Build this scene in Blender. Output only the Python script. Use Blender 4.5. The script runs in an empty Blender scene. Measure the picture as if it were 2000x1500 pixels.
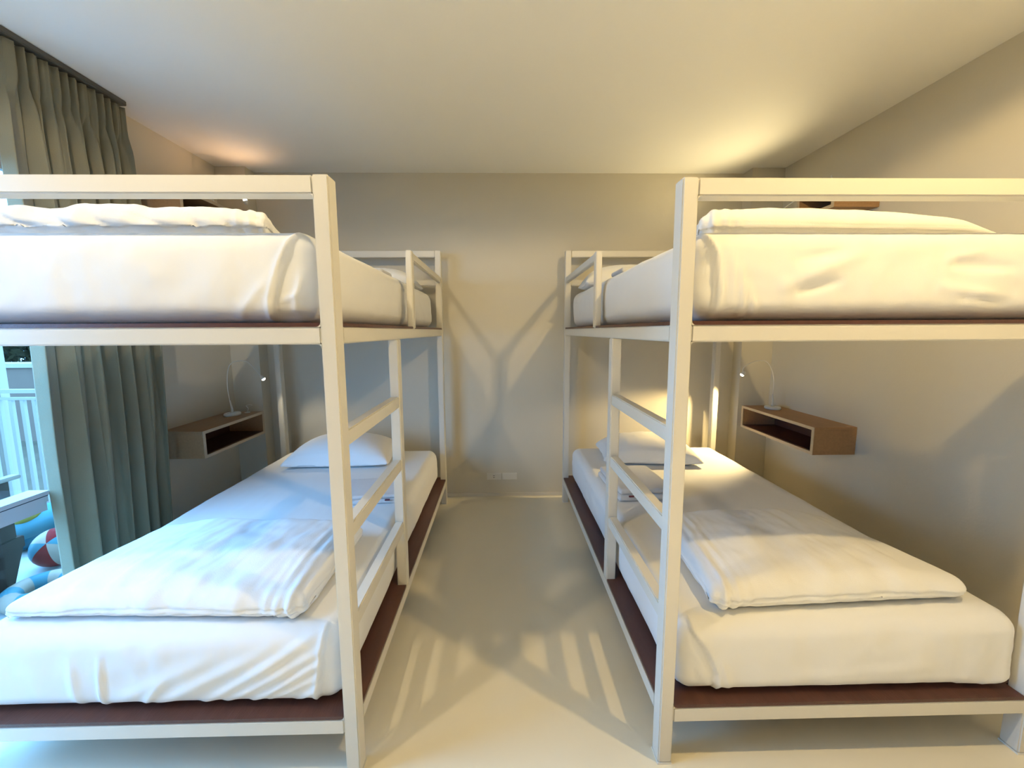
import bpy, bmesh, math, random
import numpy as np
from mathutils import Vector, Matrix, noise

random.seed(4)
SC = bpy.context.scene
COL = SC.collection

# ------------------------------------------------------------------ camera
F_PX, PITCH, YAW, ROLL, CX, CY = 755.57, 6.505, 1.071, -0.2975, 993.18, 733.05
EYE = Vector((0, 0, 1.5))
a, b, c = (math.radians(v) for v in (PITCH, YAW, ROLL))
fw = Vector((math.sin(b)*math.cos(a), math.cos(b)*math.cos(a), -math.sin(a)))
r0 = Vector((math.cos(b), -math.sin(b), 0)); u0 = r0.cross(fw)
rt = math.cos(c)*r0 + math.sin(c)*u0; up = -math.sin(c)*r0 + math.cos(c)*u0
cam = bpy.data.cameras.new('camera'); cam_o = bpy.data.objects.new('camera', cam); COL.objects.link(cam_o)
cam_o.matrix_world = Matrix(((rt.x, up.x, -fw.x, EYE.x), (rt.y, up.y, -fw.y, EYE.y), (rt.z, up.z, -fw.z, EYE.z), (0, 0, 0, 1)))
cam.sensor_fit = 'HORIZONTAL'; cam.sensor_width = 36
cam.lens = F_PX/2000*36
cam.shift_x = -(CX-1000)/2000; cam.shift_y = (CY-750)/2000
cam.clip_start = 0.02; cam.clip_end = 200
SC.camera = cam_o

# ------------------------------------------------------------------ world, exposure, lights
SC.view_settings.view_transform = 'Standard'; SC.view_settings.look = 'None'
SC.view_settings.gamma = 1; SC.view_settings.use_curve_mapping = False
SC.view_settings.exposure = 0.0
w = bpy.data.worlds.new('sky'); SC.world = w; w.use_nodes = True
bg = w.node_tree.nodes['Background']
bg.inputs[0].default_value = (0.19, 0.50, 1.0, 1); bg.inputs[1].default_value = 22.0

CEIL = 2.813
XL, XR, YW, YB = -2.2656, 2.3313, 3.4033, -2.6
DOOR_Y0, DOOR_Y1, DOOR_Z = 0.40, 2.12, 2.36

def light(name, kind, loc, energy, color, size=0.04, angle=160, blend=0.4, aim=None):
    l = bpy.data.lights.new(name, kind); l.energy = energy; l.color = color
    if kind == 'SPOT':
        l.spot_size = math.radians(angle); l.spot_blend = blend
    if kind in ('SPOT', 'POINT'): l.shadow_soft_size = size
    o = bpy.data.objects.new(name, l); COL.objects.link(o); o.location = loc
    if aim is not None:
        o.rotation_euler = (Vector(aim)-Vector(loc)).to_track_quat('-Z', 'Y').to_euler()
    return o
# portal in the balcony door (guides the sampling of the sky only, gives no light of its own)
pl = bpy.data.lights.new('door_portal', 'AREA'); pl.shape = 'RECTANGLE'
pl.size = DOOR_Z; pl.size_y = DOOR_Y1-DOOR_Y0; pl.cycles.is_portal = True
po = bpy.data.objects.new('door_portal', pl); COL.objects.link(po)
po.location = (XL-0.16, (DOOR_Y0+DOOR_Y1)/2, DOOR_Z/2); po.rotation_euler = (0, math.radians(-90), 0)

WARM = (1.0, 0.72, 0.31)
DOWN = [(-1.10, 0.65), (1.28, 0.65), (-1.10, -1.05), (0.10, -1.05), (1.28, -1.05)]  # front pair placed from the shadows; rear lamps unseen, added for warm bounce fill
for (x, y), e, an in zip(DOWN, (52, 84, 150, 310, 430), (168, 168, 68, 68, 68)):
    light('downlight_or_fill_lamp', 'SPOT', (x, y, CEIL-0.035), e, (1.0, 0.83, 0.56) if y < 0 else WARM if x > 0.5 else (1.0, 0.81, 0.52), 0.026, an, 0.15 if an > 100 else 0.3, (x, y, 0))

# ------------------------------------------------------------------ materials
def mat(name, col, rough=0.6, bump=0.0, bscale=60, var=0.0, vscale=3, spec=0.4, metal=0.0, trans=0.0, emis=None, estr=0, subs=0.0, detail=4, stretch=None, sheen=0.0):
    m = bpy.data.materials.new(name); m.use_nodes = True
    nt = m.node_tree; n = nt.nodes; l = nt.links
    p = n['Principled BSDF']
    p.inputs['Base Color'].default_value = (*col, 1); p.inputs['Roughness'].default_value = rough
    p.inputs['Specular IOR Level'].default_value = spec; p.inputs['Metallic'].default_value = metal
    if sheen: p.inputs['Sheen Weight'].default_value = sheen
    if trans: p.inputs['Transmission Weight'].default_value = trans
    if emis:
        p.inputs['Emission Color'].default_value = (*emis, 1); p.inputs['Emission Strength'].default_value = estr
    if bump or var:
        tc = n.new('ShaderNodeTexCoord'); mp = n.new('ShaderNodeMapping'); l.new(tc.outputs['Object'], mp.inputs[0])
        if stretch: mp.inputs['Scale'].default_value = stretch
    if var:
        t = n.new('ShaderNodeTexNoise'); t.inputs['Scale'].default_value = vscale; t.inputs['Detail'].default_value = detail
        l.new(mp.outputs[0], t.inputs[0])
        cr = n.new('ShaderNodeMixRGB'); cr.inputs[1].default_value = (*[v*(1-var) for v in col], 1)
        cr.inputs[2].default_value = (*[min(1, v*(1+var)) for v in col], 1)
        l.new(t.outputs[0], cr.inputs[0]); l.new(cr.outputs[0], p.inputs['Base Color'])
    if bump:
        t2 = n.new('ShaderNodeTexNoise'); t2.inputs['Scale'].default_value = bscale; t2.inputs['Detail'].default_value = 5
        l.new(mp.outputs[0], t2.inputs[0])
        bp = n.new('ShaderNodeBump'); bp.inputs['Strength'].default_value = bump; bp.inputs['Distance'].default_value = 0.01
        l.new(t2.outputs[0], bp.inputs['Height']); l.new(bp.outputs[0], p.inputs['Normal'])
    return m

M = {}
M['wall'] = mat('wall_paint', (0.62, 0.58, 0.48), 0.85, 0.05, 90, 0.03, 1.2, 0.2)
M['wall_back'] = mat('back_wall_bounce_cut', (0.22, 0.20, 0.17), 0.85, 0.05, 90, 0.03, 1.2, 0.2)  # unseen back wall, darkened to cut bounce onto the bed fronts
M['ceiling'] = mat('ceiling_paint', (0.86, 0.85, 0.80), 0.9, 0.03, 60, 0.01, 1, 0.2)
M['floor'] = mat('floor_vinyl', (0.80, 0.745, 0.60), 0.38, 0.03, 30, 0.04, 2.5, 0.35)
M['base'] = mat('baseboard_paint', (0.66, 0.62, 0.54), 0.6, 0, 0, 0.02, 2)
M['frame'] = mat('bed_paint', (0.68, 0.65, 0.575), 0.38, 0.02, 160, 0.02, 4, 0.45)
M['deck'] = mat('deck_board', (0.085, 0.032, 0.022), 0.38, 0.12, 40, 0.35, 6, 0.45, stretch=(6, 1, 6))
M['sheet'] = mat('white_sheet', (0.80, 0.80, 0.79), 0.9, 0.06, 500, 0.01, 3, 0.15, sheen=0.1)
M['duvet'] = mat('white_duvet', (0.82, 0.82, 0.81), 0.9, 0.10, 300, 0.01, 3, 0.15, sheen=0.1)
M['towel'] = mat('towel_cloth', (0.74, 0.74, 0.75), 1.0, 0.5, 600, 0.03, 30, 0.1, sheen=0.3)
M['tag'] = mat('dark_tag', (0.18, 0.05, 0.06), 0.7, 0, 0, 0.1, 40)
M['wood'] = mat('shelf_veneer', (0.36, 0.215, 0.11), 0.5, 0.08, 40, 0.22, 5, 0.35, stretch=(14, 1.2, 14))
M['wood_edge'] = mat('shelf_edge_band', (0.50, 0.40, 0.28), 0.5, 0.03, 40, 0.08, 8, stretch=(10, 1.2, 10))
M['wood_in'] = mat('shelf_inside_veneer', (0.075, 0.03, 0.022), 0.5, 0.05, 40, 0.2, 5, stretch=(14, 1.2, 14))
M['curtain'] = mat('curtain_fabric', (0.24, 0.215, 0.14), 0.95, 0.25, 400, 0.06, 8, 0.1, sheen=0.15)
M['plastic'] = mat('white_plastic', (0.72, 0.71, 0.66), 0.35, 0, 0, 0.02, 5)
M['socket'] = mat('socket_plastic', (0.74, 0.71, 0.63), 0.35, 0, 0, 0.02, 5)
M['dark'] = mat('dark_hole', (0.02, 0.02, 0.02), 0.6, 0, 0, 0.1, 5)
M['column'] = mat('outside_column_paint', (0.20, 0.16, 0.12), 0.7, 0, 0, 0.03, 3)
M['alu'] = mat('white_aluminium', (0.46, 0.46, 0.46), 0.35, 0, 0, 0.02, 3)
M['gasket'] = mat('rubber_gasket', (0.03, 0.035, 0.04), 0.6, 0, 0, 0.05, 5)
M['bulb'] = mat('lit_bulb', (1, 0.9, 0.7), 0.4, emis=(1.0, 0.80, 0.50), estr=9, var=0.01)
M['bulb_white'] = mat('lit_bulb_white', (1, 0.95, 0.85), 0.4, emis=(1.0, 0.92, 0.78), estr=9, var=0.01)
M['clear'] = mat('clear_arm', (0.75, 0.74, 0.70), 0.25, 0, 0, 0.02, 20, 0.6)
M['chrome'] = mat('brushed_metal', (0.6, 0.58, 0.52), 0.3, 0, 0, 0.05, 50, metal=0.9)
M['track'] = mat('bronze_track_paint', (0.10, 0.095, 0.08), 0.5, 0, 0, 0.05, 5)
M['railing'] = mat('railing_paint', (0.20, 0.17, 0.14), 0.4, 0, 0, 0.02, 4)
M['tile'] = mat('balcony_tile', (0.40, 0.38, 0.36), 0.6, 0.05, 30, 0.04, 3)
M['render'] = mat('outside_wall_render', (0.095, 0.062, 0.045), 0.9, 0.1, 50, 0.06, 2)
M['grass'] = mat('garden_ground', (0.06, 0.045, 0.03), 0.95, 0.2, 20, 0.3, 4, 0.02)
M['leaf'] = mat('leaf_green', (0.022, 0.018, 0.007), 0.6, 0, 0, 0.5, 8)
M['bark'] = mat('bark', (0.10, 0.07, 0.05), 0.9, 0.3, 30, 0.3, 10)
M['chairwood'] = mat('brown_chair_wood', (0.035, 0.024, 0.018), 0.5, 0.05, 40, 0.15, 6, stretch=(8, 8, 1))
M['blue_vinyl'] = mat('blue_vinyl', (0.02, 0.09, 0.12), 0.3, 0, 0, 0.05, 6)
M['cyan_vinyl'] = mat('light_blue_vinyl', (0.05, 0.14, 0.16), 0.3, 0, 0, 0.05, 6)
M['red_vinyl'] = mat('red_vinyl', (0.15, 0.008, 0.008), 0.35, 0, 0, 0.05, 6)
M['white_vinyl'] = mat('white_vinyl', (0.26, 0.2, 0.15), 0.35, 0, 0, 0.03, 6)
M['yellow_vinyl'] = mat('yellow_vinyl', (0.22, 0.17, 0.03), 0.35, 0, 0, 0.05, 6)
for k_ in ('railing', 'tile', 'render', 'leaf', 'bark', 'chairwood', 'column', 'blue_vinyl', 'cyan_vinyl', 'red_vinyl', 'white_vinyl', 'yellow_vinyl'):
    M[k_].node_tree.nodes['Principled BSDF'].inputs['Specular IOR Level'].default_value = 0.04
M['alu'].node_tree.nodes['Principled BSDF'].inputs['Specular IOR Level'].default_value = 0.2
# thin glass: clear to light, faint mirror
g = bpy.data.materials.new('pane_glass'); g.use_nodes = True; nt = g.node_tree
for nd in list(nt.nodes): nt.nodes.remove(nd)
o_ = nt.nodes.new('ShaderNodeOutputMaterial'); mx = nt.nodes.new('ShaderNodeMixShader')
tr = nt.nodes.new('ShaderNodeBsdfTransparent'); gl = nt.nodes.new('ShaderNodeBsdfGlossy'); lw = nt.nodes.new('ShaderNodeLayerWeight'); pw = nt.nodes.new('ShaderNodeMath'); pw.operation = 'POWER'; pw.inputs[1].default_value = 4.5; ml = nt.nodes.new('ShaderNodeMath'); ml.operation = 'MULTIPLY_ADD'; ml.inputs[1].default_value = 0.6; ml.inputs[2].default_value = 0.03
tr.inputs[0].default_value = (0.94, 0.98, 0.98, 1); gl.inputs['Roughness'].default_value = 0.02; lw.inputs[0].default_value = 0.5
nt.links.new(lw.outputs[1], pw.inputs[0]); nt.links.new(pw.outputs[0], ml.inputs[0]); nt.links.new(ml.outputs[0], mx.inputs[0]); nt.links.new(tr.outputs[0], mx.inputs[1]); nt.links.new(gl.outputs[0], mx.inputs[2]); nt.links.new(mx.outputs[0], o_.inputs[0])
M['glass'] = g

# ------------------------------------------------------------------ helpers
def link(name, me, m, parent=None, smooth=False):
    o = bpy.data.objects.new(name, me); COL.objects.link(o)
    for mm in (m if isinstance(m, (list, tuple)) else [m]): me.materials.append(mm)
    if smooth:
        for p in me.polygons: p.use_smooth = True
    if parent is not None: o.parent = parent
    return o
def obj(name, bm, m, parent=None, smooth=False, bev=0.0, seg=2):
    if bev:
        bmesh.ops.bevel(bm, geom=[e for e in bm.edges], offset=bev, segments=seg, affect='EDGES', clamp_overlap=True)
    bmesh.ops.recalc_face_normals(bm, faces=bm.faces[:])
    me = bpy.data.meshes.new(name); bm.to_mesh(me); bm.free()
    return link(name, me, m, parent, smooth)
def tag(o, label=None, cat=None, group=None, kind=None):
    if label: o['label'] = label
    if cat: o['category'] = cat
    if group: o['group'] = group
    if kind: o['kind'] = kind
    return o
def struct(o): o['kind'] = 'structure'; return o
def empty(name, loc, label, cat, group=None):
    o = bpy.data.objects.new(name, None); COL.objects.link(o); o.location = loc; o.empty_display_size = 0.05
    tag(o, label, cat, group); return o
def box(bm, x0, x1, y0, y1, z0, z1, mi=0):
    x0, x1 = sorted((x0, x1)); y0, y1 = sorted((y0, y1)); z0, z1 = sorted((z0, z1))
    v = [bm.verts.new(p) for p in ((x0,y0,z0),(x1,y0,z0),(x1,y1,z0),(x0,y1,z0),(x0,y0,z1),(x1,y0,z1),(x1,y1,z1),(x0,y1,z1))]
    for q in ((0,3,2,1),(4,5,6,7),(0,1,5,4),(1,2,6,5),(2,3,7,6),(3,0,4,7)):
        f = bm.faces.new([v[i] for i in q]); f.material_index = mi
def bx(name, dims, m, parent=None, bev=0.0, off=(0, 0, 0), seg=2):
    bm = bmesh.new(); d = [dims[i]-off[i//2] for i in range(6)]; box(bm, *d)
    return obj(name, bm, m, parent, False, bev, seg)
def prism(bm, pts, z0, z1):
    lo = [bm.verts.new((x, y, z0)) for x, y in pts]; hi = [bm.verts.new((x, y, z1)) for x, y in pts]
    bm.faces.new(lo[::-1]); bm.faces.new(hi)
    for i in range(len(pts)):
        j = (i+1) % len(pts); bm.faces.new((lo[i], lo[j], hi[j], hi[i]))
def lathe(bm, prof, n=24, c=(0, 0, 0), squash=(1, 1)):
    rings = []
    for r, z in prof:
        rings.append([bm.verts.new((c[0]+squash[0]*r*math.cos(2*math.pi*k/n), c[1]+squash[1]*r*math.sin(2*math.pi*k/n), c[2]+z)) for k in range(n)] if r > 1e-6 else [bm.verts.new((c[0], c[1], c[2]+z))])
    for A, B in zip(rings, rings[1:]):
        for k in range(n):
            k2 = (k+1) % n
            if len(A) == 1 and len(B) == 1: continue
            if len(A) == 1: bm.faces.new((A[0], B[k], B[k2]))
            elif len(B) == 1: bm.faces.new((A[k], B[0], A[k2]))
            else: bm.faces.new((A[k], B[k], B[k2], A[k2]))
def tube(bm, pts, rad, n=10):
    P = [Vector(p) for p in pts]; rings = []
    up_ = Vector((0, 0, 1)); prev = None
    for i, p in enumerate(P):
        t = (P[min(i+1, len(P)-1)]-P[max(i-1, 0)]).normalized()
        if prev is None:
            q = up_ if abs(t.z) < 0.9 else Vector((1, 0, 0)); nx = t.cross(q).normalized()
        else: nx = (prev - t*prev.dot(t)).normalized()
        prev = nx; ny = t.cross(nx); r = rad[i] if isinstance(rad, (list, tuple)) else rad
        rings.append([bm.verts.new(p+nx*r*math.cos(2*math.pi*k/n)+ny*r*math.sin(2*math.pi*k/n)) for k in range(n)])
    for A, B in zip(rings, rings[1:]):
        for k in range(n): bm.faces.new((A[k], A[(k+1) % n], B[(k+1) % n], B[k]))
    bm.faces.new(rings[0][::-1]); bm.faces.new(rings[-1])
def spline(pts, n=8):
    P = [Vector(p) for p in pts]; P = [2*P[0]-P[1]]+P+[2*P[-1]-P[-2]]; out = []
    for i in range(1, len(P)-2):
        for k in range(n):
            t = k/n; p0, p1, p2, p3 = P[i-1:i+3]
            out.append(0.5*((2*p1)+(p2-p0)*t+(2*p0-5*p1+4*p2-p3)*t*t+(3*p1-p0-3*p2+p3)*t**3))
    out.append(P[-2]); return out

def lerp_axis(h, r, step, fine=None):
    """sample positions along one axis of a rounded box, dense at the rounded ends"""
    ends = [h-r+r*math.sin(t*math.pi/2/8)*0.999 if False else h-r+r*t/6 for t in range(7)]
    n = max(2, int(2*(h-r)/step)); mid = list(np.linspace(-(h-r), h-r, n+1))
    s = sorted(set([round(v, 6) for v in mid+ends+[-e for e in ends]]))
    if fine:                                   # extra dense band
        s = sorted(set(s+[round(v, 6) for v in np.arange(fine[0], fine[1], fine[2])]))
    return s
def soft_box(name, L, W, T, r, step, disp, warp, m, parent=None, steps=None, fine=None, rz=None):
    """closed rounded box, centred in x/y, bottom at z=0, pushed along its normal by disp(p,n) and bent by warp(p)"""
    hx, hy, hz = L/2, W/2, T/2; rz = rz or min(r, hz*0.98)
    sx, sy, sz = steps or (step, step, step)
    fx, fy, fz = fine or (None, None, None)
    X = lerp_axis(hx, r, sx, fx); Y = lerp_axis(hy, r, sy, fy); Z = lerp_axis(hz, rz, sz, fz)
    idx = {}; V = []; Nn = []; Fc = []
    def vid(x, y, z):
        k = (round(x, 6), round(y, 6), round(z, 6))
        if k in idx: return idx[k]
        q = Vector((max(-(hx-r), min(hx-r, x)), max(-(hy-r), min(hy-r, y)), max(-(hz-rz), min(hz-rz, z))))
        d = Vector(((x-q.x)/r, (y-q.y)/r, (z-q.z)/rz))
        # spread the samples evenly around the corner
        mxx = max(abs(d.x), abs(d.y), abs(d.z), 1e-9)
        d = Vector([math.tan(math.pi/4*v/mxx)*mxx if mxx > 0.999 else v for v in d])
        nn = d.normalized(); p = q+Vector((nn.x*r, nn.y*r, nn.z*rz))
        nn = Vector((nn.x/r, nn.y/r, nn.z/rz)).normalized()
        p = p+nn*disp(p, nn); p.z += hz
        idx[k] = len(V); V.append(tuple(warp(p) if warp else p)); return idx[k]
    def sheet(A, B, fn, flip):
        for i in range(len(A)-1):
            for j in range(len(B)-1):
                f = [vid(*fn(A[i], B[j])), vid(*fn(A[i+1], B[j])), vid(*fn(A[i+1], B[j+1])), vid(*fn(A[i], B[j+1]))]
                Fc.append(f[::-1] if flip else f)
    sheet(X, Y, lambda u, v: (u, v, hz), False); sheet(X, Y, lambda u, v: (u, v, -hz), True)
    sheet(X, Z, lambda u, v: (u, -hy, v), False); sheet(X, Z, lambda u, v: (u, hy, v), True)
    sheet(Y, Z, lambda u, v: (hx, u, v), False); sheet(Y, Z, lambda u, v: (-hx, u, v), True)
    me = bpy.data.meshes.new(name); me.from_pydata(V, [], Fc); me.update()
    return link(name, me, m, parent, True)
def fbm(p, s, seed=0, o=3):
    return noise.fractal(Vector((p.x*s[0]+seed*7.3, p.y*s[1]+seed*3.1, p.z*s[2]+seed)), 1.0, 2.0, o)
def sstep(e0, e1, x):
    t = max(0.0, min(1.0, (x-e0)/(e1-e0))); return t*t*(3-2*t)
def segd(px, pz, ax, az, bx_, bz):
    dx, dz = bx_-ax, bz-az; L2 = dx*dx+dz*dz
    t = max(0, min(1, ((px-ax)*dx+(pz-az)*dz)/L2)); qx, qz = ax+t*dx, az+t*dz
    sd = ((px-ax)*dz-(pz-az)*dx)/math.sqrt(L2)
    return math.hypot(px-qx, pz-qz), t, sd

# ------------------------------------------------------------------ room shell
T = 0.12
struct(bx('floor', (XL-T, XR+T, YB-T, YW+T, -0.1, 0), M['floor']))
struct(bx('ceiling', (XL-T, XR+T, YB-T, YW+T, CEIL, CEIL+0.12), M['ceiling']))
struct(bx('wall_far', (XL-T, XR+T, YW, YW+T, 0, CEIL), M['wall']))
struct(bx('wall_back', (XL-T, XR+T, YB-T, YB, 0, CEIL), M['wall_back']))
struct(bx('wall_right', (XR, XR+T, YB, YW, 0, CEIL), M['wall']))
bm = bmesh.new()
box(bm, XL-T, XL, YB, DOOR_Y0, 0, CEIL); box(bm, XL-T, XL, DOOR_Y1, YW, 0, CEIL); box(bm, XL-T, XL, DOOR_Y0, DOOR_Y1, DOOR_Z, CEIL)
struct(obj('wall_left', bm, M['wall']))
struct(bx('trim_1', (XL, -2.03, 3.284, YW, 0, CEIL), M['wall']))       # corner columns
struct(bx('trim_2', (2.062, XR, 3.284, YW, 0, CEIL), M['wall']))
struct(bx('baseboard_far', (-2.03, 2.062, YW-0.009, YW, 0, 0.032), M['base'], bev=0.002))
struct(bx('baseboard_right', (XR-0.009, XR, YB, 3.284, 0, 0.032), M['base'], bev=0.002))
struct(bx('baseboard_left', (XL, XL+0.009, DOOR_Y1, 3.284, 0, 0.032), M['base'], bev=0.002))

# sliding balcony door in the left wall: frame, two leaves with a wide middle rail
door = bpy.data.objects.new('door_1', None); COL.objects.link(door); door.location = (XL-0.06, (DOOR_Y0+DOOR_Y1)/2, 0); struct(door)
do = tuple(door.location)
bm = bmesh.new(); f_ = 0.045
box(bm, XL-0.11, XL-0.01, DOOR_Y0, DOOR_Y0+f_, 0, DOOR_Z); box(bm, XL-0.11, XL-0.01, DOOR_Y1-f_, DOOR_Y1, 0, DOOR_Z)
box(bm, XL-0.11, XL-0.01, DOOR_Y0+f_, DOOR_Y1-f_, DOOR_Z-f_, DOOR_Z); box(bm, XL-0.11, XL-0.01, DOOR_Y0+f_, DOOR_Y1-f_, 0, 0.03)
for v in bm.verts: v.co -= Vector(do)
obj('door_frame', bm, M['alu'], door)
ym = 1.25
for k, (y0, y1, x) in enumerate(((DOOR_Y0+f_, ym+0.03, XL-0.085), (ym-0.03, DOOR_Y1-f_, XL-0.045))):
    bm = bmesh.new(); s_ = 0.05; d_ = 0.017
    box(bm, x-d_, x+d_, y0, y0+s_, 0.03, DOOR_Z-f_); box(bm, x-d_, x+d_, y1-s_, y1, 0.03, DOOR_Z-f_)
    box(bm, x-d_, x+d_, y0+s_, y1-s_, 0.03, 0.10); box(bm, x-d_, x+d_, y0+s_, y1-s_, DOOR_Z-f_-0.06, DOOR_Z-f_)
    for v in bm.verts: v.co -= Vector(do)
    leaf = obj('door_leaf', bm, M['alu'], door)
    bx('glass_pane', (x-0.003, x+0.003, y0+s_, y1-s_, 0.10, DOOR_Z-f_-0.06), M['glass'], leaf, off=do)
# wide sill rail across the opening: top shelf of the rail, dark gasket, two-step apron
bm = bmesh.new()
box(bm, XL-0.03, XL+0.066, DOOR_Y0, 1.846, 0.725, 0.745)
box(bm, XL-0.02, XL+0.056, DOOR_Y0, 1.846, 0.690, 0.718)
box(bm, XL-0.02, XL+0.046, DOOR_Y0, 1.846, 0.645, 0.690)
desk_o = (XL+0.03, 0.6, 0)
for v in bm.verts: v.co -= Vector((XL+0.03, 0.6, 0))
dk = empty('window_ledge', (XL+0.03, 0.6, 0), 'narrow white ledge running along the glass door behind the curtain', 'ledge')
obj('ledge_board', bm, M['alu'], dk)
bx('gasket', (XL-0.02, XL+0.058, DOOR_Y0, 1.846, 0.718, 0.725), M['gasket'], dk, off=(XL+0.03, 0.6, 0))
for yy in (DOOR_Y0+0.03,):
    bx('bracket', (XL-0.005, XL+0.05, yy, yy+0.04, 0.0, 0.645), M['alu'], dk, off=(XL+0.03, 0.6, 0))

# ------------------------------------------------------------------ balcony and outside
struct(bx('balcony_floor', (-4.4, XL-T, -2.2, 3.25, -0.15, -0.04), M['tile']))
rl = empty('balcony_railing', (-3.3, 3.13, -0.04), 'white metal balcony railing with vertical bars outside the door', 'railing')
ro = (-3.3, 3.13, -0.04)
bm = bmesh.new(); box(bm, -4.25, XL-T, 3.11, 3.15, 1.03, 1.06); box(bm, -4.27, -4.23, -2.0, 3.15, 1.075, 1.10)
for v in bm.verts: v.co -= Vector(ro)
obj('handrail', bm, M['railing'], rl)
bm = bmesh.new(); box(bm, -4.25, XL-T, 3.115, 3.145, 0.975, 0.995); box(bm, -4.25, XL-T, 3.115, 3.145, 0.02, 0.05)
box(bm, -4.26, -4.24, -2.0, 3.13, 0.02, 0.05); box(bm, -4.26, -4.24, -2.0, 3.13, 1.03, 1.05)
for v in bm.verts: v.co -= Vector(ro)
obj('cross_rail', bm, M['railing'], rl)
for k in range(20):
    x = -4.20+k*0.092
    bx('baluster', (x-0.013, x+0.013, 3.118, 3.142, 0.05, 0.975), M['railing'], rl, off=ro)
for k in range(32):
    y = -1.9+k*0.155
    bx('baluster', (-4.262, -4.238, y-0.013, y+0.013, 0.05, 1.03), M['railing'], rl, off=ro)
for p in ((-4.27, -4.21, 3.09, 3.15), ):
    bx('rail_post', (*p, -0.04, 1.09), M['railing'], rl, off=ro)
cl = bx('balcony_column', (-4.62, -4.13, 3.22, 3.30, -0.15, 3.2), M['column'], bev=0.01)
tag(cl, 'white square column at the end of the balcony', 'column')
nb = empty('neighbouring_house', (-6.0, 8.2, -0.6), 'pale blue-grey house wall seen through the balcony railing', 'building')
bx('wall', (-12, -3.2, 7.6, 8.0, -0.6, 0.85), M['render'], nb, off=(-6.0, 8.2, -0.6))
bx('coping', (-12.02, -3.18, 7.56, 8.04, 0.85, 0.93), M['column'], nb, off=(-6.0, 8.2, -0.6))
gd = bx('ground', (-30, XL-2.2, -12, 25, -0.75, -0.6), M['grass']); struct(gd)
# tree
def tree(x, y, z0, h, w_, label):
    t = empty('garden_tree', (x, y, z0), label, 'tree', None)
    bm = bmesh.new()
    tube(bm, spline([(0, 0, 0), (0.05, 0.02, h*0.3), (-0.05, 0, h*0.7)], 5), [0.13-0.007*i for i in range(11)], 8)
    for k in range(7):
        aa = k*0.9; tube(bm, spline([(0, 0, h*0.35+k*0.05*h), (0.4*math.cos(aa), 0.4*math.sin(aa), h*0.5+k*0.05*h), (w_*0.7*math.cos(aa), w_*0.7*math.sin(aa), h*0.6+k*0.05*h)], 4), 0.03, 6)
    obj('trunk', bm, M['bark'], t, True)
    V = []; Fc = []
    rnd = random.Random(int(x*10)+5)
    for k in range(11000):
        u = rnd.random(); th = rnd.random()*math.tau; ph = math.acos(2*rnd.random()-1); rr = w_*(0.55+0.45*rnd.random())
        rr *= 1+0.25*math.sin(3*th)+0.2*math.sin(5*ph+1)
        c_ = Vector((rr*math.sin(ph)*math.cos(th), rr*math.sin(ph)*math.sin(th), h*0.58+rr*0.85*math.cos(ph)))
        d = Vector((rnd.uniform(-1, 1), rnd.uniform(-1, 1), rnd.uniform(-1, 0.4))).normalized(); s = d.cross(Vector((rnd.random(), rnd.random(), rnd.random()))).normalized()
        L_ = rnd.uniform(0.16, 0.34); W_ = L_*0.27; i = len(V)
        V += [tuple(c_), tuple(c_+d*L_*0.5+s*W_), tuple(c_+d*L_), tuple(c_+d*L_*0.5-s*W_)]; Fc.append((i, i+1, i+2, i+3))
    me = bpy.data.meshes.new('foliage'); me.from_pydata(V, [], Fc); me.update(); link('foliage', me, M['leaf'], t)
tree(-13.4, 11.2, -0.6, 4.8, 2.4, 'dark green leafy tree beyond the balcony railing')

# inflatables lying on the balcony floor
def ellipsoid(bm, c_, r_, rot=None, n=28, m_=16, mi=None):
    vs = []
    for i in range(m_+1):
        ph = math.pi*i/m_; row = []
        for k in range(n):
            p = Vector((math.sin(ph)*math.cos(math.tau*k/n)*r_[0], math.sin(ph)*math.sin(math.tau*k/n)*r_[1], math.cos(ph)*r_[2]))
            if rot: p = rot @ p
            row.append(bm.verts.new(p+Vector(c_)))
        vs.append(row)
    for i in range(m_):
        for k in range(n):
            f = bm.faces.new((vs[i][k], vs[i+1][k], vs[i+1][(k+1) % n], vs[i][(k+1) % n]))
            if mi: f.material_index = mi(i, k)
    bmesh.ops.remove_doubles(bm, verts=bm.verts[:], dist=1e-5)
FZ = -0.04
rotb = Matrix.Rotation(math.radians(38), 4, 'Z') @ Matrix.Rotation(math.radians(-14), 4, 'Y')
fl = empty('inflatable_float', (-3.35, 2.80, FZ), 'blue inflatable pool float with a yellow spot on the balcony', 'pool toy')
bm = bmesh.new(); ellipsoid(bm, (0, 0, 0.15), (0.46, 0.17, 0.13), rotb)
for v in bm.verts: v.co.z = max(v.co.z, 0.0)
obj('float_body', bm, M['blue_vinyl'], fl, True)
bm = bmesh.new(); ellipsoid(bm, (0.02, -0.05, 0.20), (0.47, 0.15, 0.10), rotb)
for v in bm.verts: v.co.z = max(v.co.z, 0.01)
obj('float_top', bm, M['cyan_vinyl'], fl, True)
bm = bmesh.new(); ellipsoid(bm, (0.02, -0.155, 0.265), (0.075, 0.05, 0.05), rotb, 16, 10); obj('yellow_spot', bm, M['yellow_vinyl'], fl, True)
bl = empty('beach_ball', (-2.98, 2.50, FZ), 'round beach ball in blue, red and white panels beside the float', 'ball')
bm = bmesh.new(); rb = Matrix.Rotation(math.radians(52), 4, 'X') @ Matrix.Rotation(math.radians(20), 4, 'Y')
ellipsoid(bm, (0, 0, 0.125), (0.125, 0.125, 0.125), rb, 30, 18, lambda i, k: [0, 1, 2][(k//5) % 3])
obj('ball_skin', bm, [M['cyan_vinyl'], M['red_vinyl'], M['white_vinyl']], bl, True)
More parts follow.
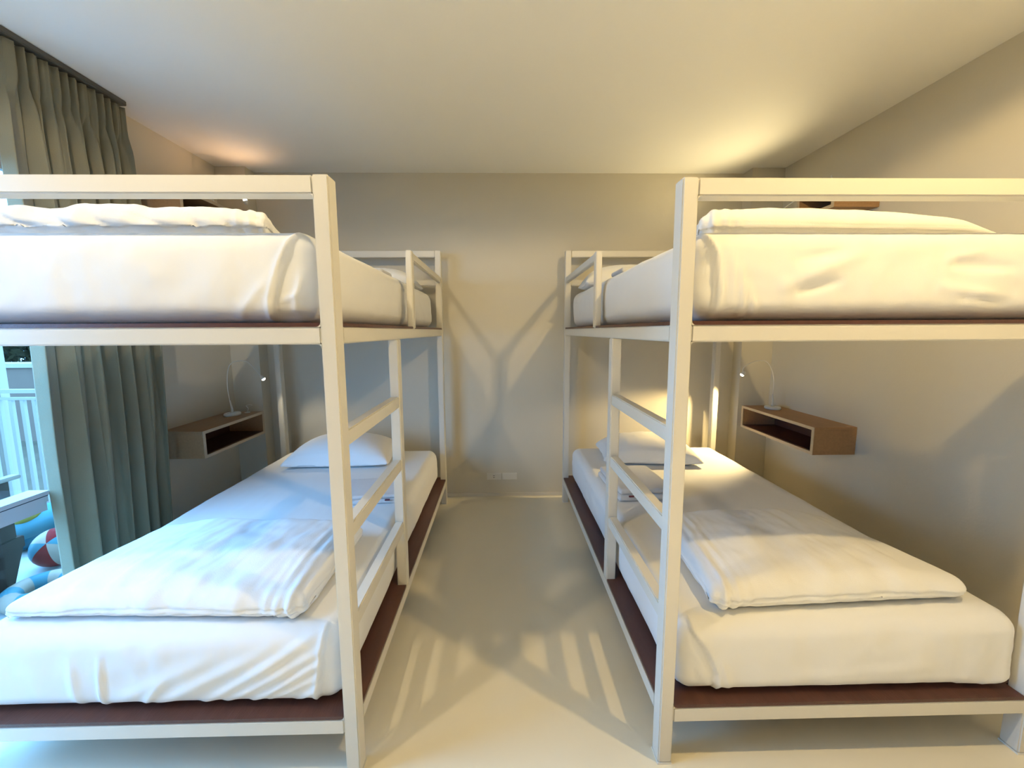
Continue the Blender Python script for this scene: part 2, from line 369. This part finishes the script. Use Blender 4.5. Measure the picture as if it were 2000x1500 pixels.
rg = empty('swim_ring', (-2.70, 2.16, FZ), 'white and blue patterned swim ring lying on the balcony tiles', 'pool toy')
bm = bmesh.new(); n1, n2 = 36, 14; R_, r_ = 0.12, 0.05; rows = []
for i in range(n1):
    A = math.tau*i/n1; rows.append([bm.verts.new(((R_+r_*math.cos(math.tau*j/n2))*math.cos(A), (R_+r_*math.cos(math.tau*j/n2))*math.sin(A), r_+r_*math.sin(math.tau*j/n2))) for j in range(n2)])
for i in range(n1):
    for j in range(n2):
        f = bm.faces.new((rows[i][j], rows[(i+1) % n1][j], rows[(i+1) % n1][(j+1) % n2], rows[i][(j+1) % n2])); f.material_index = 1 if (i//4) % 2 else 0
obj('ring_tube', bm, [M['white_vinyl'], M['cyan_vinyl']], rg, True)

# ------------------------------------------------------------------ brown armchair on the balcony
ch = empty('garden_armchair', (-3.2, 1.95, FZ), 'dark brown garden armchair on the balcony behind the glass door', 'armchair')
co = (-3.2, 1.95, FZ)
for x0 in (-2.94, -3.50):
    bx('arm_panel', (x0, x0+0.04, 1.66, 2.245, 0.29, 0.64), M['chairwood'], ch, 0.004, co)
    bx('arm_top', (x0-0.01, x0+0.05, 1.65, 2.30, 0.64, 0.662), M['railing'], ch, 0.004, co)
bx('seat', (-3.51, -2.895, 1.65, 2.275, 0.22, 0.29), M['chairwood'], ch, 0.004, co)
bx('seat_cushion', (-3.455, -2.945, 1.72, 2.25, 0.292, 0.37), M['railing'], ch, 0.02, co)
bx('backrest', (-3.455, -2.945, 1.66, 1.71, 0.292, 0.86), M['chairwood'], ch, 0.006, co)
for x0 in (-2.94, -3.50):
    bm = bmesh.new()
    pts = [(1.67, 0.22), (2.27, 0.22), (2.19, FZ), (1.72, FZ)]
    v0 = [bm.verts.new((x0-co[0], y-co[1], z-co[2])) for y, z in pts]; v1 = [bm.verts.new((x0+0.035-co[0], y-co[1], z-co[2])) for y, z in pts]
    bm.faces.new(v0); bm.faces.new(v1[::-1])
    for i in range(4): bm.faces.new((v0[i], v1[i], v1[(i+1) % 4], v0[(i+1) % 4]))
    obj('side_panel', bm, M['chairwood'], ch)

# ------------------------------------------------------------------ curtain
def curtain():
    y0, y1 = 1.848, 2.405; zt, zb = 2.775, 0.02; ny, nz = 260, 70
    V = []; Fc = []
    rnd = random.Random(3); ph = [rnd.uniform(0, 6.28) for _ in range(6)]
    def off(u, z):
        h = (z-zb)/(zt-zb)
        f = 6.3
        # pinch pleats at the heading, soft deep folds below
        uu = u+0.018*math.sin(3.1*u*math.pi+1.2*z)*(1-h)
        soft = 0.040*math.sin(uu*f*math.tau+0.35*math.sin(2.2*z+ph[0]))+0.013*math.sin(uu*f*2.3*math.tau+ph[1]+0.8*z)
        k = sstep(0.90, 0.955, h); tight = 0.016*math.cos(u*13*math.tau)+0.006*math.sin(u*29*math.tau)
        g_ = sstep(0.74, 0.93, h)
        return soft*(1-k)*(1-0.35*g_)+tight*k + 0.010*g_*(1-k)*math.sin(u*19*math.tau+3*z)
    for j in range(nz+1):
        z = zb+(zt-zb)*(j/nz)
        h = j/nz
        for i in range(ny+1):
            u = i/ny
            ya = y0-0.004*(1-h); yb_ = y1+0.05*math.sin(math.pi*min(1, h*1.05))**2*(0.9 if h < 0.9 else 0.2)
            yy = ya+(yb_-ya)*u + 0.008*math.sin(u*6.3*math.tau*2)*(1-sstep(0.86, 0.95, h))
            x_ = -2.150+off(u, z)
            if u < 0.07:                          # leading hem turned back towards the glass
                k_ = u/0.07; x_ = -2.196+(x_+2.196)*k_**0.8; yy = ya+0.012*k_+0.004*math.sin(5*z)
            V.append((x_, yy, z))
    for j in range(nz):
        for i in range(ny):
            A = j*(ny+1)+i; Fc.append((A, A+1, A+ny+2, A+ny+1))
    me = bpy.data.meshes.new('curtain'); me.from_pydata(V, [], Fc); me.update()
    o = link('curtain', me, M['curtain'], None, True)
    s = o.modifiers.new('thick', 'SOLIDIFY'); s.thickness = 0.003; s.offset = 0
    return tag(o, 'olive grey pleated floor-length curtain gathered beside the balcony door', 'curtain')
curtain()
tag(bx('curtain_track', (-2.175, -2.125, 0.3, 2.41, 2.785, CEIL-0.001), M['track'], bev=0.004), 'slim ceiling track that the olive grey curtain hangs from', 'curtain track')

# ------------------------------------------------------------------ bunk beds
PW, PD = 0.047, 0.054
ZL0, ZL1, ZU0, ZU1, ZT0, ZT1, ZH = 0.160, 0.214, 1.464, 1.516, 1.892, 1.943, 2.153
def bunk(s, xa, xo, yn, yf, ym_, yg, label):
    """s: side of the aisle; xa aisle face, xo outer face (both |x|)"""
    o0 = (s*(xa+xo)/2, (yn+yf)/2, 0)
    t = empty('bunk_bed', o0, label, 'bunk bed', None)
    B = lambda name, x0, x1, y0, y1, z0, z1, m=M['frame'], bev=0.004: bx(name, (s*x0, s*x1, y0, y1, z0, z1), m, t, bev, o0)
    B('post', xa, xa+PW, yn, yn+PD, 0.006, ZT1+0.002); B('post', xo-PW, xo, yn, yn+PD, 0.006, ZT1+0.002)
    B('post', xa, xa+PW, yf-PD, yf, 0.006, ZH); B('post', xo-PW, xo, yf-PD, yf, 0.006, ZH)
    for x0 in (xa, xo-PW):
        for y0 in (yn, yf-PD): B('foot_pad', x0-0.001, x0+PW+0.001, y0-0.001, y0+PD+0.001, 0, 0.006, M['plastic'], 0)
    # end rails
    for z0, z1, nm in ((ZL0, ZL1, 'end_rail'), (ZU0, ZU1, 'end_rail')):
        B(nm, xa+PW, xo-PW, yn+0.0015, yn+PD, z0, z1); B(nm, xa+PW, xo-PW, yf-PD, yf, z0, z1)
    B('top_rail', xa+PW, xo-PW, yn+0.001, yn+PD, ZT0, ZT1)
    B('head_rail', xa+PW, xo-PW, yf-PD+0.008, yf-0.004, 2.101, ZH-0.001); B('head_rail', xa+PW, xo-PW, yf-PD+0.008, yf-0.004, 1.873, 1.918)
    # side rails
    for z0, z1 in ((ZL0, ZL1), (ZU0, ZU1)):
        B('side_rail', xa+0.0015, xa+PW, yn+PD, yf-PD, z0, z1); B('side_rail', xo-PW, xo-0.001, yn+PD, yf-PD, z0, z1)
    # ladder in the aisle side
    B('ladder_post', xa, xa+PW, ym_, ym_+PD, ZL1, ZU0)
    for z0, z1 in ((1.137, 1.190), (0.826, 0.880), (0.510, 0.563)):
        B('rung', xa+0.004, xa+PW-0.002, yn+PD, ym_, z0, z1)
    # guard rail at the head of the upper bed
    B('guard_post', xa, xa+PW*0.72, yg, yg+PD, ZU1, ZT1)
    B('guard_rail', xa+0.003, xa+PW*0.70, yg+PD, yf-PD, ZT0+0.004, ZT1-0.003)
    # cross bars under the boards
    for zz in (ZL0, ZU0):
        for k in range(1, 4):
            yy = yn+(yf-yn)*k/4; B('cross_bar', xa+PW, xo-PW, yy-0.015, yy+0.015, zz+0.015, ZL1 if zz == ZL0 else ZU1, bev=0.002)
    # dark boards lying on the rails, notched round the posts
    e = 0.003
    for z0, holes in ((ZL1, [(ym_, ym_+PD, PW)]), (ZU1, [(yg, yg+PD, PW*0.72)])):
        pts = [(xa+PW+e, yn+e)]
        pts += [(xo-PW-e, yn+e), (xo-PW-e, yn+PD+e), (xo-e, yn+PD+e), (xo-e, yf-PD-e), (xo-PW-e, yf-PD-e), (xo-PW-e, yf-e), (xa+PW+e, yf-e), (xa+PW+e, yf-PD-e), (xa+e, yf-PD-e)]
        for h0, h1, wd in holes: pts += [(xa+e, h1+0.001), (xa+wd+0.001, h1+0.001), (xa+wd+0.001, h0-0.001), (xa+e, h0-0.001)]
        pts += [(xa+e, yn+PD+e), (xa+PW+e, yn+PD+e)]
        P = [(s*x-o0[0], y-o0[1]) for x, y in pts]
        if s < 0: P = P[::-1]
        bm = bmesh.new(); prism(bm, P, z0, z0+0.012)
        obj('bed_board', bm, M['deck'], t)
    # small weld fillets in the corners of the end frame
    for z, sg in ((ZU1, 1), (ZU0, -1), (ZL1+0.0, 1), (ZT0, -1)):
        bm = bmesh.new(); r = 0.012; x = xa+PW; y = yn+0.002
        lst = [(x-0.001, z), (x+r, z)]
        for k in range(1, 6):
            A = math.pi/2*k/6; lst.append((x+r-r*math.sin(A), z+sg*(r-r*math.cos(A))))
        lst.append((x, z+sg*r))
        v0 = [bm.verts.new((s*p-o0[0], y-o0[1], q)) for p, q in lst]; v1 = [bm.verts.new((s*p-o0[0], y+PD-0.004-o0[1], q)) for p, q in lst]
        bm.faces.new(v0); bm.faces.new(v1[::-1])
        for i in range(len(lst)):
            j = (i+1) % len(lst); bm.faces.new((v0[i], v0[j], v1[j], v1[i]))
        obj('weld', bm, M['frame'], t)
    return t
bunk(-1, 0.4866, 1.885, 1.1604, 3.294, 1.838, 2.184, 'off-white metal bunk bed frame on the left, beside the balcony door')
bunk(1, 0.5344, 1.865, 1.1735, 3.301, 1.856, 2.207, 'off-white metal bunk bed frame on the right, beside the plain wall')

# ------------------------------------------------------------------ bedding
def mattress(x0, x1, y0, y1, z0, creases, label, seed, pleat=None, T_=0.28):
    W_, L_ = x1-x0, y1-y0; cx_, cy_ = (x0+x1)/2, (y0+y1)/2
    def disp(p, n):
        d = 0.0
        X_, Y_, Z_ = p.x+cx_, p.y+cy_, p.z+T_/2      # world x,y, height above board
        fr = max(0.0, -n.y); sd = abs(n.x)
        tp = max(0.0, n.z)
        edge = min(1.0, (Z_)/0.05)
        d += (fr*(1-tp)+sd)*(0.006*fbm(p, (3, 3, 5), seed)+0.0022*fbm(p, (14, 14, 9), seed+2))*edge
        d += 0.008*sd*math.sin(math.pi*Z_/T_) + 0.006*fr*math.sin(math.pi*Z_/T_)
        d -= tp*0.004*(1+fbm(p, (2, 2, 2), seed+5))*0.5
        d += tp*0.0014*fbm(p, (9, 3, 3), seed+8)
        if fr > 0.2:
            for (ax, az, bx_, bz, wd, am) in creases:
                dist, t, sg = segd(X_, Z_, ax, az, bx_, bz)
                if dist < wd*3: d += fr*am*1.7*math.exp(-(dist/wd)**2)*(0.35+0.65*math.sin(math.pi*min(1, max(0.12, t))))
            if pleat:                                # sharp fold where the sheet's corner is tucked
                best = None
                for (q0, q1) in zip(pleat, pleat[1:]):
                    dist, t, sg = segd(X_, Z_, *q0, *q1)
                    if best is None or dist < best[0]: best = (dist, sg)
                xs_ = np.interp(Z_, [q[1] for q in pleat[::-1]], [q[0] for q in pleat[::-1]])
                side_ = (X_-xs_) if pleat[0][0] > cx_ else (xs_-X_)
                d += fr*(-0.011*sstep(-0.004, 0.004, side_)+0.007*math.exp(-((side_+0.008)/0.009)**2))*min(1, Z_/0.02)
        return d
    def warp(p):
        z = p.z
        hem = 0.004*max(0, fbm(Vector((p.x, p.y, 0)), (7, 7, 1), seed+3)) if z < 0.02 else 0
        return Vector((p.x+cx_, p.y+cy_, z0+max(0.0, z)+hem*0))
    o = soft_box('mattress', W_, L_, T_, 0.058, 0.02, disp, warp, M['sheet'], None, (0.009, 0.022, 0.009), rz=0.062)
    return tag(o, label, 'mattress')
ZLM, ZUM = ZL1+0.0125, ZU1+0.0125
mattress(-1.80, -0.556, 1.200, 3.225, ZLM,
         [(-1.02, .02, -.62, .27, .016, .007), (-.95, .02, -.60, .22, .012, .006), (-.86, .02, -.60, .18, .010, .006), (-.80, .03, -.60, .13, .009, .004),
          (-1.18, .02, -.78, .22, .02, .006), (-1.35, .02, -.95, .20, .022, .004), (-1.36, .0, -1.34, .20, .010, .006), (-1.24, .0, -1.15, .10, .012, .005), (-1.44, 0, -1.44, .2, .014, .004), (-.72, .01, -.60, .10, .008, .004)],
         'white sheeted mattress on the lower bunk at left, beside the curtain', 1, [(-.600, .26), (-.612, .15), (-.628, .06), (-.642, .0)])
mattress(0.608, 1.812, 1.205, 3.235, ZLM,
         [(.72, .03, .665, .13, .012, .005), (.74, .05, .66, .17, .010, .005), (.80, .0, .74, .16, .012, .004), (1.0, .07, 1.5, .10, .02, .002), (1.70, .03, 1.80, .05, .012, .004), (1.62, .02, 1.8, .03, .01, .004)],
         'white sheeted mattress on the lower bunk at right', 2, [(.645, .25), (.70, .17), (.738, .08), (.745, .0)])
mattress(-1.80, -0.568, 1.205, 3.225, ZUM,
         [(-.80, .02, -.70, .13, .012, .003), (-.63, .04, -.60, .15, .010, .006), (-.665, .07, -.60, .09, .008, .005)],
         'white sheeted mattress on the upper bunk at left', 3, [(-.612, .265), (-.655, .18), (-.690, .08), (-.700, .0)])
mattress(0.600, 1.812, 1.210, 3.235, ZUM,
         [(.72, .05, .71, .2, .010, .004), (.755, .02, .735, .17, .009, .006), (.80, .0, .76, .12, .01, .004), (.88, .11, 1.10, .20, .025, .006), (.93, .09, 1.05, .12, .014, -.007), (.92, .19, 1.06, .21, .016, -.004),
          (1.42, .17, 1.60, .16, .018, -.006), (1.40, .19, 1.5, .21, .014, .004), (1.38, .10, 1.56, .07, .02, .005), (1.45, .07, 1.6, .05, .014, -.004)],
         'white sheeted mattress on the upper bunk at right', 4, [(.632, .262), (.656, .20), (.668, .10), (.664, .0)])

def bilinear(c00, c10, c11, c01, u, v):
    return ((1-u)*(1-v)*c00[0]+u*(1-v)*c10[0]+u*v*c11[0]+(1-u)*v*c01[0], (1-u)*(1-v)*c00[1]+u*(1-v)*c10[1]+u*v*c11[1]+(1-u)*v*c01[1])
def duvet(corners, zb, thick, label, seed, groove=0.006, tf=None, fold_end=None, wr=1.0, group=None, pucker=0.0):
    """folded quilt: corners front-left, front-right, back-right, back-left"""
    L_ = math.dist(corners[0], corners[1]); W_ = math.dist(corners[1], corners[2]); r = min(0.05, thick*0.5)
    def disp(p, n):
        sidew = 1-abs(n.z)
        d = wr*(0.010*fbm(p, (3.0, 4.5, 4), seed)+0.0035*fbm(p, (16, 5, 8), seed+1))*(1 if n.z > -0.3 else 0.1)
        d -= groove*sidew*math.exp(-((p.z+0.004*math.sin(9*p.x+seed))/0.006)**2)
        if fold_end is not None:
            e = fold_end*p.x; k = sstep(L_/2-0.20, L_/2-0.05, e)
            d += k*(0.006*math.sin(e*150+9*p.y)*(0.5+0.5*sidew)+0.005*fbm(p, (25, 12, 20), seed+4))
        # puckers that run back from the front fold
        if n.y < 0.2: d += wr*0.0035*math.sin(p.x*38+5*fbm(p, (2, 2, 2), seed+6))*max(0, 1-(p.y+W_/2)/0.16)*max(0, n.z+0.35)
        if pucker:
            q_ = p.x*26+p.z*34+2.5*fbm(p, (1.5, 2, 3), seed+9)
            d += pucker*max(0, -n.y)*(abs(math.sin(q_))**0.7-0.6)+pucker*0.5*max(0, n.z)*math.sin(q_*0.9)*max(0, 1-(p.y+W_/2)/0.25)
        return d
    def warp(p):
        u = p.x/L_+0.5; v = p.y/W_+0.5
        x, y = bilinear(*corners, u, v)
        k = tf(u, v) if tf else 1.0
        crown = 0.70+0.30*math.sin(math.pi*max(0, min(1, u)))**0.5*math.sin(math.pi*max(0, min(1, v)))**0.5
        return Vector((x, y, zb+max(0.0, p.z)*k*(crown if p.z > thick*0.3 else 1)))
    o = soft_box('folded_duvet', L_, W_, thick, r, 0.012, disp, warp, M['duvet'], None, (0.011, 0.013, 0.010), rz=thick*0.49)
    return tag(o, label, 'duvet', group)
ZLT, ZUT = ZLM+0.2805, ZUM+0.2805
duvet([(-1.76, 1.265), (-.685, 1.235), (-.66, 1.80), (-1.66, 1.86)], ZLT, 0.130, 'folded white duvet on the lower bunk at left', 11, 0.005,
      lambda u, v: 0.62+0.38*sstep(0.0, 0.35, u), 1, 1.3, None, 0.004)
duvet([(.735, 1.232), (1.715, 1.275), (1.60, 1.83), (.775, 1.82)], ZLT, 0.148, 'folded white duvet on the lower bunk at right, with pointed corner', 12, 0.007,
      lambda u, v: 1.0-0.25*sstep(0.7, 1.0, u), -1, 1.2, None, 0.003)
duvet([(-1.76, 1.30), (-.735, 1.30), (-.93, 1.80), (-1.76, 1.85)], ZUT, 0.125, 'folded white duvet with wrinkled front on the upper bunk at left', 13, 0.0,
      lambda u, v: 1.0-0.07*u, 1, 1.3, None, 0.010)
duvet([(.675, 1.33), (1.735, 1.33), (1.68, 1.90), (.84, 1.80)], ZUT, 0.132, 'folded white duvet tapering to one end on the upper bunk at right', 14, 0.001,
      lambda u, v: (1.0-0.08*u-0.38*u**3)*(1-0.80*sstep(0.86, 1.02, u)), -1, 0.45)

def pillow(cx_, cy_, z, L_, W_, T_, rot, label, seed, tilt=0.0):
    def disp(p, n): return 0.006*fbm(p, (5, 5, 5), seed)+0.002*fbm(p, (20, 9, 9), seed+1)
    R_ = Matrix.Rotation(rot, 3, 'Z')
    def warp(p):
        u, v = 2*p.x/L_, 2*p.y/W_
        k = max(0.0, (1-min(1, abs(u))**2.6))**0.55*max(0.0, (1-min(1, abs(v))**2.6))**0.55
        h = (p.z-T_/2); zz = T_/2*0.55*(1-k)*0+h*(0.07+0.93*k)
        q = Vector((p.x*(1-0.06*(1-abs(u))*0-0.05*(v*v)*abs(u)), p.y*(1-0.10*(1-u*u)), 0))
        q = Vector((p.x*(1-0.06*(1-v*v)*(abs(u)**3)), p.y*(1-0.08*(1-u*u)*(abs(v)**3)), 0))
        q = R_ @ q
        lift = T_/2*(0.16+0.84*k)
        # flat underside, edges a little raised
        return Vector((cx_+q.x, cy_+q.y, z+max(0.0, lift+zz+0.018*(abs(u)**4+abs(v)**4)*0.6)+tilt*(p.y+W_/2)))
    o = soft_box('pillow', L_, W_, T_, 0.03, 0.014, disp, warp, M['duvet'], None, (0.014, 0.014, 0.012), rz=T_*0.45)
    return tag(o, label, 'pillow')
pillow(-1.22, 2.97, ZLT, 0.78, 0.48, 0.20, 0.03, 'white pillow at the head of the lower bunk at left', 21)
pillow(1.13, 2.94, ZLT, 0.72, 0.46, 0.19, -0.10, 'white pillow at the head of the lower bunk at right, lit by the lamp', 22)
pillow(-0.92, 2.98, ZUT, 0.62, 0.42, 0.16, 0.05, 'white pillow at the head of the upper bunk at left', 23)
pillow(0.93, 2.97, ZUT, 0.64, 0.42, 0.18, -0.06, 'white pillow at the head of the upper bunk at right', 24)

def towel(cx_, cy_, z, L_, W_, T_, rot, label, seed, tagpos=(0.1, 0), layers=2):
    t = empty('folded_towel', (cx_, cy_, z), label, 'towel'); t.rotation_euler = (0, 0, rot)
    for k in range(layers):
        hh = T_/layers
        def disp(p, n, k=k): return 0.0022*fbm(p, (12, 12, 12), seed+k)
        def warp(p, k=k): return Vector((p.x+0.006*k, p.y+0.008*k, max(0.0005, p.z*0.97+hh*k*0.97)))
        soft_box('towel_fold', L_-0.01*k, W_-0.016*k, hh, hh*0.45, 0.014, disp, warp, M['towel'], t)
    bm = bmesh.new(); box(bm, tagpos[0]-0.014, tagpos[0]+0.014, -W_/2-0.010, -W_/2-0.001, hh*0.9, hh*0.9+0.008)
    obj('care_tag', bm, M['tag'], t)
    t['label'] = label
    return t
towel(-0.80, 2.30, ZLT, 0.34, 0.30, 0.05, 0.10, 'folded white towel with a dark tag on the lower bunk at left', 31, (0.12, 0))
towel(0.84, 2.36, ZLT, 0.34, 0.42, 0.07, 0.05, 'folded white towel with a dark tag on the lower bunk at right', 32, (-0.10, 0))
towel(-0.92, 2.52, ZUT, 0.40, 0.24, 0.08, 0.0, 'rolled white towel lying in front of the pillow on the upper bunk at left', 33, (0.0, 0))
towel(0.94, 2.45, ZUT, 0.46, 0.26, 0.07, 0.0, 'rolled white towel lying in front of the pillow on the upper bunk at right', 34, (0.04, 0))

# ------------------------------------------------------------------ wall shelves and lamps
def shelf(s, zb, label, hgt=0.185, yend=3.20):
    xw = (-XL if s < 0 else XR); xf = xw-0.285; y0, y1 = (2.54, yend) if s < 0 else (2.435, yend); zt = zb+hgt
    o0 = (s*xw, (y0+y1)/2, zb)
    t = empty('wall_shelf', o0, label, 'shelf')
    B = lambda name, x0, x1, a0, a1, z0, z1, m: bx(name, (s*x0, s*x1, a0, a1, z0, z1), m, t, 0.0015, o0)
    k = 0.02
    B('top_panel', xf, xw-0.001, y0, y1, zt-k, zt, M['wood'])
    B('bottom_panel', xf, xw-0.001, y0, y1, zb, zb+k, M['wood'])
    B('side_panel', xf, xw-0.001, y0, y0+k, zb+k, zt-k, M['wood']); B('side_panel', xf, xw-0.001, y1-k, y1, zb+k, zt-k, M['wood'])
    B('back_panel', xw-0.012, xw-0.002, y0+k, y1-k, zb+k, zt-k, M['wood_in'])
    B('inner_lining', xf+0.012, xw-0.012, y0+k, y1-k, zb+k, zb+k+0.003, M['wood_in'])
    bm = bmesh.new(); e = 0.003
    for q in ((y0, y1, zt-k, zt), (y0, y1, zb, zb+k), (y0, y0+k, zb+k, zt-k), (y1-k, y1, zb+k, zt-k)):
        box(bm, s*(xf-e)-o0[0], s*(xf)-o0[0], q[0]-o0[1], q[1]-o0[1], q[2]-o0[2], q[3]-o0[2])
    obj('edge_band', bm, M['wood_edge'], t)
    return zt
ZS = shelf(-1, 0.665, 'lower wooden box shelf on the left wall beside the curtain') and shelf(1, 0.678, 'lower wooden box shelf on the right wall')
shelf(-1, 2.255, 'upper wooden box shelf on the left wall behind the top rail', 0.145)
shelf(1, 2.248, 'upper wooden box shelf on the right wall behind the top rail', 0.145, 2.74)

def lamp(s, base, path, aim, energy, col, bulb, label, spot=70, blend=0.6, rad=0.012):
    t = empty('reading_lamp', base, label, 'lamp')
    bm = bmesh.new(); lathe(bm, [(0, 0), (0.052, 0), (0.055, 0.004), (0.055, 0.016), (0.050, 0.021), (0.018, 0.024), (0, 0.024)], 32, squash=(1, 1.15)); obj('base', bm, M['plastic'], t, True)
    b_ = Vector(base); pts = [Vector(p)-b_ for p in path]
    bm = bmesh.new(); tube(bm, [(0, 0, 0.022), (0, 0, 0.05), (pts[0].x*0.6, pts[0].y*0.6, 0.12)], [0.011, 0.008, 0.004], 14); obj('stem', bm, M['plastic'], t, True)
    bm = bmesh.new(); tube(bm, spline([(pts[0].x*0.5, pts[0].y*0.5, 0.09)]+pts, 8), 0.0032, 8); obj('flexible_arm', bm, M['clear'], t, True)
    hd = pts[-1]; d = (Vector(aim)-Vector(path[-1])).normalized()
    rot = d.to_track_quat('Z', 'Y').to_matrix()
    bm = bmesh.new(); lathe(bm, [(0.004, -0.030), (0.010, -0.026), (0.015, -0.010), (0.017, 0.004), (0.0155, 0.004), (0.013, -0.006)], 20)
    for v in bm.verts: v.co = rot @ v.co + hd
    hdo = obj('lamp_head', bm, M['plastic'], t, True)
    bm = bmesh.new(); lathe(bm, [(0, -0.004), (0.010, -0.003), (0.0145, 0.004), (0.012, 0.012), (0, 0.016)], 20)
    for v in bm.verts: v.co = rot @ v.co + hd
    obj('bulb', bm, bulb, hdo, True)
    # switch on the base
    bm = bmesh.new(); box(bm, -0.008, 0.008, -0.045, -0.032, 0.018, 0.026); obj('switch', bm, M['plastic'], t)
    p = Vector(path[-1])+d*0.03
    light('lamp_bulb', 'SPOT', p, energy, col, rad, spot, blend, aim)
zl_, zr_ = 0.665+0.185, 0.678+0.185
lamp(1, (2.20, 3.05, zr_), [(2.19, 3.05, 1.12), (2.14, 3.06, 1.24), (2.05, 3.07, 1.25), (1.965, 3.08, 1.20), (1.955, 3.08, 1.142)], (1.46, 3.10, 0.52), 72, (1.0, 0.74, 0.34), M['bulb'], 'lit reading lamp on the lower right shelf', 94, 0.5, 0.02)
lamp(-1, (-2.13, 3.05, zl_), [(-2.15, 3.05, 1.10), (-2.13, 3.07, 1.25), (-2.03, 3.10, 1.275), (-1.95, 3.10, 1.20), (-1.90, 3.10, 1.135)], (-1.50, 3.15, 0.55), 9, (1.0, 0.86, 0.60), M['bulb_white'], 'reading lamp with thin arched arm on the lower left shelf', 95, 1.0, 0.02)
lamp(-1, (-2.13, 3.05, 2.40), [(-2.15, 3.05, 2.56), (-2.12, 3.07, 2.64), (-2.04, 3.09, 2.65), (-1.97, 3.10, 2.57), (-1.93, 3.10, 2.492)], (-1.94, 2.93, 2.80), 3, (1.0, 0.60, 0.32), M['bulb_white'], 'reading lamp glowing on the upper left shelf', 150, 0.8)
lamp(1, (2.20, 2.64, 2.393), [(2.19, 2.66, 2.43), (2.14, 2.78, 2.44), (2.05, 2.92, 2.36), (1.93, 3.00, 2.20), (1.86, 3.0, 2.08)], (1.30, 2.86, 2.81), 22, (1.0, 0.80, 0.42), M['bulb'], 'reading lamp bent low behind the duvet from the upper right shelf', 120, 0.8)
# clear spectacles-like hook beside the left lamp
ck = empty('wire_stand', (-2.08, 3.15, zl_), 'small clear wire stand beside the lamp on the lower left shelf', 'wire stand')
bm = bmesh.new(); tube(bm, spline([(0, 0, 0.002), (0.01, 0, 0.035), (-0.005, 0, 0.055), (0.02, 0, 0.065), (0.045, 0, 0.06)], 6), 0.0028, 8); obj('wire', bm, M['clear'], ck, True)
bm = bmesh.new(); lathe(bm, [(0, 0), (0.022, 0), (0.020, 0.004), (0, 0.006)], 20); obj('foot', bm, M['clear'], ck, True)

# ------------------------------------------------------------------ sockets on the far wall
def plate(x0, x1, label, cat, socket):
    z0, z1 = 0.157, 0.218; o0 = ((x0+x1)/2, YW, z0)
    t = empty('power_socket' if socket else 'blank_plate', o0, label, cat)
    bx('cover_plate', (x0, x1, YW-0.008, YW-0.0005, z0, z1), M['socket'], t, 0.002, o0)
    if socket:
        bx('socket_face', (x0+0.022, x1-0.020, YW-0.0095, YW-0.0075, z0+0.010, z1-0.010), M['socket'], t, 0.001, o0)
        for dz in (0.008, -0.008):
            bx('socket_slot', ((x0+x1)/2-0.010, (x0+x1)/2+0.006, YW-0.0102, YW-0.0094, z0+0.030+dz-0.002, z0+0.030+dz+0.002), M['dark'], t, 0, o0)
    else:
        bx('inner_frame', (x0+0.012, x1-0.012, YW-0.0092, YW-0.0078, z0+0.010, z1-0.010), M['socket'], t, 0.0005, o0)
plate(-0.138, -0.006, 'white power socket low on the far wall between the beds', 'socket', True)
plate(0.002, 0.136, 'white blank cover plate beside the power socket', 'cover plate', False)

# ------------------------------------------------------------------ front downlights (overhead, out of view) and added bounce-fill lamps behind the camera
for k, (x, y) in enumerate(DOWN):
    t = empty('downlight_or_fill', (x, y, CEIL), ['ceiling downlight over the left bed foot', 'ceiling downlight over the right bed foot', 'added fill downlight behind the camera on the door side', 'added fill downlight behind the camera in the middle', 'added fill downlight behind the camera on the right'][k], 'downlight', 'recessed ceiling downlights')
    bm = bmesh.new(); lathe(bm, [(0.046, -0.001), (0.062, -0.001), (0.062, -0.006), (0.050, -0.010), (0.046, -0.006), (0.046, -0.001)], 28); obj('trim_ring', bm, M['plastic'], t, True)
    bm = bmesh.new(); lathe(bm, [(0, -0.004), (0.045, -0.004), (0.045, -0.001), (0, -0.001)], 24); obj('diffuser', bm, M['bulb'], t, True)
